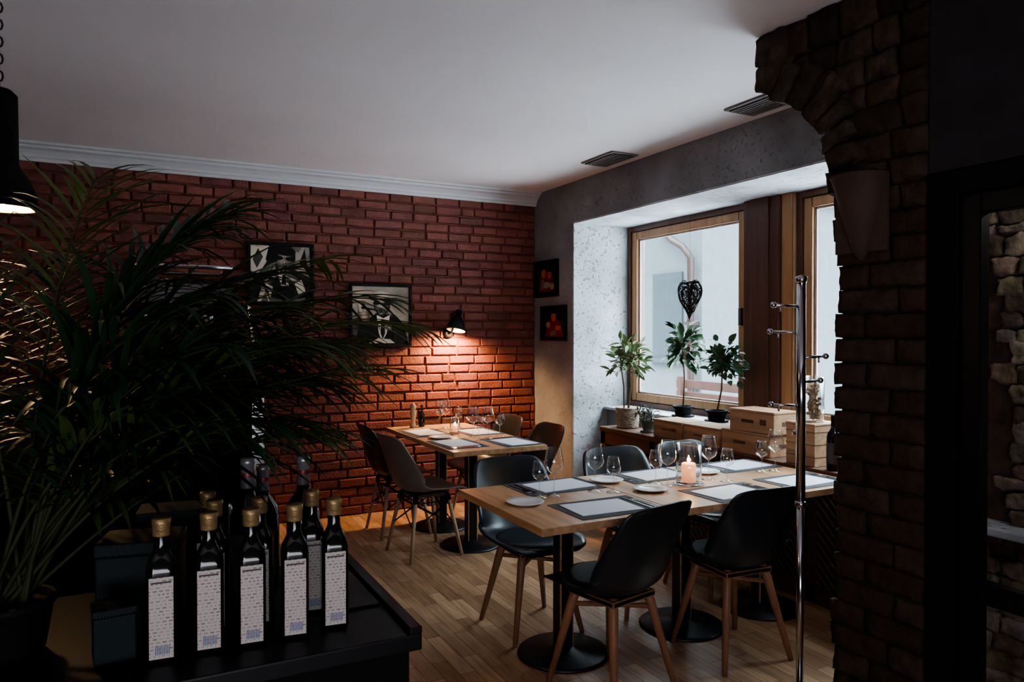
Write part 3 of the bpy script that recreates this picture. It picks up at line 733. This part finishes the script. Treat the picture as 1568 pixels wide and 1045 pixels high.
p1=(po([(0,.55),(0,1),(.32,1),(.25,.7),(.12,.5)],.7)+po([(.03,.75),(.12,.95),(.2,.8),(.1,.6)],.15)+po([(.24,.75),(.30,1),(.42,1),(.36,.7)],.03)+po([(.72,.6),(.75,1),(.98,1),(1,.45)],.5)+po([(.8,.7),(.9,.98),(.95,.6)],.02)+po([(.62,.95),(.7,1),(.85,1),(.8,.9)],.3)
 +po([(.15,0),(.2,.42),(.42,.58),(.72,.55),(.95,.35),(1,0)],.012)+po([(.72,.1),(.74,.5),(.80,.46),(.80,.1)],.05)+soft(.55,.76,.15,.19,.10,.62,-.15,-.03,.02)+el(.56,.92,.18,.085,.01,-.1)+el(.41,.82,.035,.11,.01)+el(.71,.80,.03,.10,.01)
 +el(.475,.79,.06,.035,.01)+el(.63,.78,.06,.035,.01)+po([(.52,.80),(.58,.79),(.58,.78),(.52,.785)],.01)+soft(.55,.72,.025,.05,.3,.75,k=3)+el(.545,.645,.055,.016,.05)+soft(.55,.60,.05,.03,.2,.45,k=3)
 +po([(.42,.58),(.5,.3),(.62,.3),(.66,.56),(.54,.52)],.72)+po([(.52,.5),(.5,.32),(.58,.32),(.57,.5)],.03)
 +soft(.3,.42,.13,.085,.15,.7,.6)+po([(.35,.45),(.46,.6),(.49,.58),(.40,.42)],.5)+po([(.3,.48),(.38,.66),(.41,.64),(.36,.46)],.6)+po([(.25,.48),(.31,.64),(.34,.62),(.31,.46)],.4)+po([(.22,.36),(.34,.44),(.35,.42),(.24,.34)],.06)+po([(.10,.02),(.2,.36),(.36,.28),(.3,.02)],.68)+po([(.16,.02),(.24,.2),(.28,.02)],.25)
 +soft(.68,.42,.12,.075,.15,.7,-.5)+po([(.6,.44),(.5,.55),(.53,.58),(.64,.48)],.55)+po([(.64,.47),(.57,.6),(.60,.61),(.68,.49)],.4)+po([(.60,.40),(.74,.36),(.74,.34),(.60,.38)],.05)+po([(.72,.34),(.8,.12),(.92,.18),(.84,.42)],.7)+po([(.3,.1),(.55,.04),(.9,.1),(.9,.03),(.3,.02)],.3))
picture('framed_picture',(1.045,YW-.03,1.955),.50,.49,p1,bg=.06)
p2=(soft(.85,.75,.25,.35,.5,.30)+soft(.12,.8,.2,.25,.5,.62)+po([(0,0),(0,.45),(.25,.5),(.3,0)],.15)+po([(.12,0),(.18,.38),(.42,.55),(.75,.52),(.92,.36),(1,0)],.012)+soft(.52,.69,.15,.18,.10,.62,.05,-.03,.01)+soft(.51,.87,.19,.085,.45,.75)+po([(.28,.83),(.31,.79),(.76,.78),(.80,.82),(.52,.80)],.06)+el(.43,.72,.07,.03,.01)+el(.60,.71,.065,.03,.01)+po([(.49,.73),(.54,.725),(.54,.715),(.49,.72)],.01)
 +soft(.51,.67,.025,.05,.3,.7,k=3)+el(.5,.605,.075,.018,.12)+el(.5,.575,.032,.012,.01)+soft(.5,.54,.05,.025,.2,.5,k=3)+po([(.42,.52),(.46,.2),(.52,.06),(.6,.2),(.66,.52),(.54,.46)],.75)+po([(.50,.44),(.49,.2),(.53,.1),(.57,.2),(.57,.44)],.01)
 +soft(.2,.5,.10,.14,.2,.62,.3)+po([(.12,.56),(.1,.72),(.15,.73),(.18,.58)],.6)+po([(.19,.58),(.20,.75),(.24,.75),(.24,.57)],.55)+po([(.25,.57),(.28,.71),(.31,.69),(.29,.55)],.5)+po([(.15,.66),(.44,.61),(.44,.585),(.15,.62)],.02)+po([(.08,.1),(.14,.4),(.27,.38),(.24,.1)],.015)
 +po([(.28,.03),(.45,.12),(.66,.1),(.75,.03)],.72)+soft(.64,.3,.06,.05,.2,.55,k=4)+po([(.72,.05),(.74,.42),(.77,.42),(.78,.05)],.05))
picture('framed_picture',(1.846,YW-.03,1.64),.53,.53,p2,bg=.5)
RD=(.25,.035,.03); SK=(.38,.22,.14); DK=(.025,.02,.02)
p3=po([(.1,.1),(.2,.7),(.5,.8),(.8,.6),(.9,.1)],RD)+el(.35,.68,.1,.16,SK)+el(.65,.62,.1,.15,SK)+el(.5,.3,.2,.1,.4)+el(.35,.84,.12,.06,.01)+el(.78,.25,.1,.1,.4)+po([(.2,.2),(.25,.5),(.4,.45),(.35,.15)],.25)+el(.65,.75,.1,.05,.02)
p4=po([(.1,.05),(.25,.6),(.5,.7),(.8,.55),(.95,.05)],RD)+el(.5,.72,.11,.17,SK)+el(.25,.45,.1,.1,.4)+el(.7,.35,.14,.08,SK)+po([(.35,.2),(.6,.3),(.62,.1),(.36,.05)],.25)+el(.5,.86,.11,.05,.02)
picture('framed_picture',(XW-.002,5.70,1.985),.40,.33,p3,rot=-90,bg=DK,fr=.02)
picture('framed_picture',(XW-.002,5.575,1.585),.42,.31,p4,rot=-90,bg=DK,fr=.02)

# wall lamp
b=MB()
b.lathe([(.045,0),(.045,.02),(.03,.025)],M['dark'],mx=Matrix.Rotation(math.radians(90),3,'X'),seg=24)
b.tube([(0,-.02,0),(0,-.07,0),(0,-.10,.03),(0,-.10,.16),(.01,-.12,.185)],.009,M['dark'],8)
tl=Matrix.Rotation(math.radians(14),3,'Y')@Matrix.Rotation(math.radians(-8),3,'X')
b.lathe([(.082,-.125),(.080,-.11),(.068,-.06),(.046,-.02),(.030,.0),(.026,.055),(.001,.06)],M['dark'],loc=(.035,-.135,.14),mx=tl,seg=28,cap=False)
b.lathe([(.079,-.123),(.066,-.062),(.044,-.024),(.001,-.004)],M['shadein'],loc=(.035,-.135,.14),mx=tl,seg=28,cap=False)
b.ball((.03,-.133,.075),.022,M['bulb'])
b.obj('wall_lamp',(2.46,YW-.022,1.50),norm=False)
l=bpy.data.lights.new('wall_lamp_bulb','SPOT'); l.energy=125; l.color=(1,.57,.26); l.spot_size=math.radians(158); l.spot_blend=.7; l.shadow_soft_size=.03
o=bpy.data.objects.new('wall_lamp_bulb',l); o.location=(2.487,YW-.20,1.52); o.rotation_euler=(math.radians(14),0,0); scene.collection.objects.link(o)

# ------------------------------------------------------------------ counter with bottles
b=MB()
b.box((-1.6,1.378,.865),(.515,1.95,.899),M['dark'],.004); b.box((-1.6,1.40,0),(.495,1.93,.865),M['darkm'])
b.box((.49,1.378,.899),(.515,1.95,.912),M['dark'],.002); b.box((.40,1.56,.899),(.485,1.93,.905),M['dark'],.002)
b.obj('bar_counter')
def oilbottle():
    b=MB(); w=.026
    def ring(r,z,sq):
        out=[]
        for i in range(24):
            a=2*math.pi*(i+.5)/24; c,s=math.cos(a),math.sin(a); k=(abs(c)**(8*sq+2*(1-sq))+abs(s)**(8*sq+2*(1-sq)))**(-1/(8*sq+2*(1-sq)))
            out.append((r*c*k,r*s*k,z))
        return out
    rings=[ring(w*.92,0,1),ring(w,.005,1),ring(w,.165,1),ring(w*.95,.178,.9),ring(w*.7,.192,.6),ring(.0135,.205,0),ring(.0125,.215,0),ring(.0125,.232,0)]
    vs=[v for r in rings for v in r]; fs=[]
    for j in range(len(rings)-1):
        for i in range(24): k=(i+1)%24; fs.append((j*24+i,j*24+k,j*24+24+k,j*24+24+i))
    fs.append(tuple(reversed(range(24)))); b.add(vs,fs,M['bottle'],True)
    b.lathe([(.0145,.228),(.0155,.23),(.0155,.248),(.0165,.25),(.0165,.259),(.014,.261),(.001,.261)],M['gold'],seg=24)
    b.box((-.0205,-w-.0012,.010),(.0205,-w+.001,.158),M['label'],.0003)
    for i in range(9): b.box((-.010+i*.0028,-w-.0016,.018),(-.0086+i*.0028,-w-.0010,.034),M['barcode'])
    b.box((-.017,-w-.0016,.147),(.017,-w-.001,.150),M['wlabel'])
    return b.mesh('olive_oil_bottle')
OB=oilbottle()
for x,y,r in [(.0485,1.49,-4),(.130,1.495,-6),(.205,1.488,-5),(.287,1.487,-8),(.3685,1.50,-7)]: place(OB,'olive_oil_bottle',(x,y,.8995),r)
for x,y,r in [(.150,1.60,-10),(.235,1.585,-14),(.345,1.60,-8),(.145,1.69,-8)]: place(OB,'olive_oil_bottle',(x,y,.8995),r)
winebottle('wine_bottle',(.228,1.705,.8995),.325,'silver'); winebottle('wine_bottle',(.352,1.72,.8995),.317,'silver')
winebottle('wine_bottle',(.275,1.80,.8995),.29,'silver')
def tin(loc,w,d,h,rot):
    b=MB(); b.box((-w/2,-d/2,0),(w/2,d/2,h*.85),M['tin'],.004); b.box((-w/2-.002,-d/2-.002,h*.86),(w/2+.002,d/2+.002,h),M['tin'],.004)
    for i in range(12): b.box((-w/2+.004+i*(w-.01)/12,-d/2-.003,h*.87),(-w/2+.007+i*(w-.01)/12,-d/2-.001,h*.98),M['tin'])
    b.obj('storage_tin',loc,rot)
tin((.02,1.70,.8995),.15,.12,.18,-12); tin((-.03,1.54,.8995),.07,.07,.10,5); tin((.08,1.86,.8995),.13,.10,.20,-8)
tin((-.42,1.80,.8995),.16,.14,.15,4)
b=MB(); b.box((-1.5,2.72,0),(.405,3.2,1.28),M['darkm'],.004); b.box((-1.5,2.70,1.28),(.42,3.22,1.31),M['darkm'],.003)
b.box((.375,2.70,0.05),(.42,2.72,1.28),M['steel'],.002); b.box((-.35,2.703,.15),(.36,2.72,1.22),M['darkm'],.003); b.tube([(.30,2.70,.6),(.30,2.67,.62),(.30,2.67,.9),(.30,2.70,.92)],.008,M['steel'])
b.obj('bar_cabinet')
b=MB()
b.box((-.16,-.2,.0),(.22,.2,.06),M['dark'],.01); b.box((-.16,-.02,.06),(.22,.2,.36),M['dark'],.02); b.box((-.16,-.2,.27),(.22,.2,.38),M['dark'],.03)
b.box((-.1,-.204,.29),(.18,-.2,.36),M['chrome'],.002); b.box((-.14,-.19,.055),(.20,-.04,.066),M['chrome'],.002)
for x in (-.07,.11):
    b.lathe([(.035,.22),(.035,.27)],M['chrome'],(x,-.12,0),20); b.lathe([(.03,.19),(.036,.20),(.036,.225)],M['dark'],(x,-.12,0),20); b.tube([(x,-.14,.205),(x,-.24,.20)],[.009,.013],M['dark'],8)
b.tube([(.24,-.15,.30),(.26,-.17,.28),(.27,-.19,.15),(.265,-.2,.09)],.006,M['chrome'],8)
b.tube([(-.14,-.18,.38),(-.14,-.18,.42),(.2,-.18,.42),(.2,.18,.42),(-.14,.18,.42)],.007,M['chrome'],8)
b.obj('espresso_machine',(.12,2.95,1.31))

def pendant(loc,zb):
    b=MB()
    b.lathe([(.092,0),(.094,.0),(.090,.04),(.072,.085),(.052,.115),(.047,.13),(.045,.32),(.03,.335),(.001,.34)],M['darkm'],seg=28,cap=False)
    b.lathe([(.090,.002),(.086,.04),(.068,.085),(.001,.11)],M['shadein'],seg=28,cap=False)
    b.ball((0,0,.04),.030,M['bulb'])
    z=.335; k=0
    while z<H-zb-.02:
        b.tube([(.010*math.cos(t/8*2*math.pi)*(k%2),.010*math.cos(t/8*2*math.pi)*(1-k%2),z+.014+.016*math.sin(t/8*2*math.pi)) for t in range(9)],.0028,M['dark'],5); z+=.024; k+=1
    b.lathe([(.05,H-zb-.02),(.05,H-zb)],M['dark'],seg=24)
    b.obj('pendant_lamp',(loc[0],loc[1],zb),norm=False)
    l=bpy.data.lights.new('pendant_bulb','POINT'); l.energy=14; l.color=(1,.62,.30); l.shadow_soft_size=.035
    o=bpy.data.objects.new('pendant_bulb',l); o.location=(loc[0],loc[1],zb-.01); scene.collection.objects.link(o)
pendant((-.325,2.5),1.85)
b=MB(); b.lathe([(.05,0),(.052,0),(.052,.10),(.02,.12),(.001,.121)],M['dark'],seg=24,cap=False); b.tube([(0,0,.12),(0,0,H-2.27)],.004,M['dark'],6); b.obj('pendant_lamp',(-.235,1.85,2.27))

# ------------------------------------------------------------------ areca palm
b=MB(); random.seed(21)
b.lathe([(.06,0),(.065,.01),(.078,.09),(.084,.095),(.084,.105),(.074,.105),(.072,.09)],M['pot'],seg=28); b.lathe([(.001,.092),(.074,.092)],M['soil'],seg=24,cap=False)
def frond(az,lean,L,curve):
    p=Vector((R(-.04,.04),R(-.04,.04),.09)); h=Vector((math.cos(az),math.sin(az),0)); n=24; th=lean*.9; pts=[p.copy()]; tans=[]
    for i in range(n):
        t=i/n; th+=curve*(.15+1.5*t)/n; d=h*math.sin(th)+Vector((0,0,math.cos(th))); tans.append(d.copy()); p=p+d*L/n; pts.append(p.copy())
    tans.append(tans[-1]); b.tube(pts,[.0042*(1-.85*i/n)+.0008 for i in range(n+1)],M['stem'],6)
    side=Vector((-h.y,h.x,0)); lm=M['leafy'] if R(0,1)<.3 else M['leaf']
    k=50
    for i in range(k):
        t=.34+.66*i/(k-1); f=t*n; j=min(int(f),n-1); q=pts[j].lerp(pts[j+1],f-j); tan=tans[j]; s=1 if i%2 else -1
        env=math.sin(math.pi*min(1,(t-.28)/.78))**.6 if t<.98 else .5
        ll=.27*max(.3,env)*R(.75,1.12); fw=.6+1.1*((t-.3)/.7)
        nr=side.cross(tan); d=side*s+tan*fw+nr*(-.3 if nr.z<0 else .3)+Vector((R(-.25,.25),R(-.25,.25),R(-.15,.15)))
        b.leaf(q,d,(0,0,1),ll,.014*R(.75,1.15),lm,droop=R(.4,1.6),prof=(.35,.9,1,.8,.5,.04),fold=.2)
specs=[(0.15,.5,1.02,1.4),(-.05,.6,1.0,1.35),(.35,.4,1.0,1.2),(.6,.5,.95,1.4),(.0,.8,.88,1.0),(.5,.2,.95,.95),(-.35,.5,.8,1.3),(1.0,.4,.95,1.2),(1.5,.3,.9,1.1),(2.0,.4,.9,1.1),(2.6,.35,.9,1.1),(3.1,.4,.9,1.2),(3.5,.3,.85,1.0),(-.7,.3,.7,1.4),
 (.2,.15,.86,.9),(2.8,.1,.92,.7),(1.2,.1,.9,.6),(-.2,.3,.8,1.4),(.1,.6,.78,1.4),(.8,.7,.8,1.3),(2.2,.6,.85,1.3),(3.3,.6,.8,1.3),(-.5,.55,.66,1.5),(.3,.85,.80,.9),(-.05,.2,.82,1.3),(1.7,.2,.85,.9),
 (.4,.6,.70,1.3),(.0,.4,.70,1.4),(-.25,.7,.66,1.2),(2.9,.5,.78,1.4),(3.4,.2,.8,1.2),(-.4,.2,.74,1.3),(3.0,.25,.74,1.3),(.1,.9,.66,.9),(-.15,.1,.86,1.1),(.2,.75,.95,1.0),
 (.05,.3,.66,1.5),(-.3,.35,.62,1.5),(2.7,.5,.66,1.5),(3.2,.35,.62,1.5),(-.6,.2,.6,1.4),(.3,.5,.84,1.5),(-.1,.45,.86,1.6),(.5,.4,.72,1.5)]
for az,le,L,cu in specs: frond(az+R(-.12,.12),le,L,cu)
b.obj('potted_areca_palm',(-.21,1.64,.8995),norm=False)

# ------------------------------------------------------------------ lights / world
w=bpy.data.worlds.new('overcast_sky'); scene.world=w; w.use_nodes=True; nt=w.node_tree; bg=nt.nodes['Background']
tc=nt.nodes.new('ShaderNodeTexCoord'); sp=nt.nodes.new('ShaderNodeSeparateXYZ'); nt.links.new(tc.outputs['Generated'],sp.inputs[0])
mr=nt.nodes.new('ShaderNodeMapRange'); mr.interpolation_type='SMOOTHSTEP'; mr.inputs['From Min'].default_value=.22; mr.inputs['From Max'].default_value=.8; mr.inputs['To Min'].default_value=1.5; mr.inputs['To Max'].default_value=34
nt.links.new(sp.outputs['Z'],mr.inputs['Value']); nt.links.new(mr.outputs['Result'],bg.inputs[1])
bg.inputs[0].default_value=(.74,.87,.95,1)
def area(name,loc,rot,sx,sy,e,col,portal=False):
    l=bpy.data.lights.new(name,'AREA'); l.shape='RECTANGLE'; l.size=sx; l.size_y=sy; l.energy=e; l.color=col
    if portal:
        try: l.cycles.is_portal=True
        except Exception: l.energy=0
    o=bpy.data.objects.new(name,l); o.location=loc; o.rotation_euler=rot; scene.collection.objects.link(o); return o
area('window_portal',(4.03,4.55,1.64),(0,math.radians(90),0),1.56,1.43,1,(1,1,1),True)
area('window_portal',(4.03,2.77,1.64),(0,math.radians(90),0),1.56,1.30,1,(1,1,1),True)
area('rear_fill_light',(-.2,-1.35,1.05),(math.radians(138),0,math.radians(-20)),2.0,1.2,72,(.92,.90,1.0))  # added fill behind the camera, tilted up at the ceiling; no window there
pl=bpy.data.lights.new('vestibule_fill','POINT'); pl.energy=13; pl.color=(1,.92,.84); pl.shadow_soft_size=.15  # added unseen light that brightens the stone wall behind the door
o=bpy.data.objects.new('vestibule_fill',pl); o.location=(2.95,1.15,2.2); scene.collection.objects.link(o)

# ------------------------------------------------------------------ camera
cd=bpy.data.cameras.new('camera'); cd.lens=25.76; cd.sensor_width=36; cd.clip_start=.02
cam=bpy.data.objects.new('camera',cd); cam.location=(0,0,1.5); cam.rotation_euler=(math.radians(90-.64),0,math.radians(-27.5)); scene.collection.objects.link(cam)
scene.camera=cam
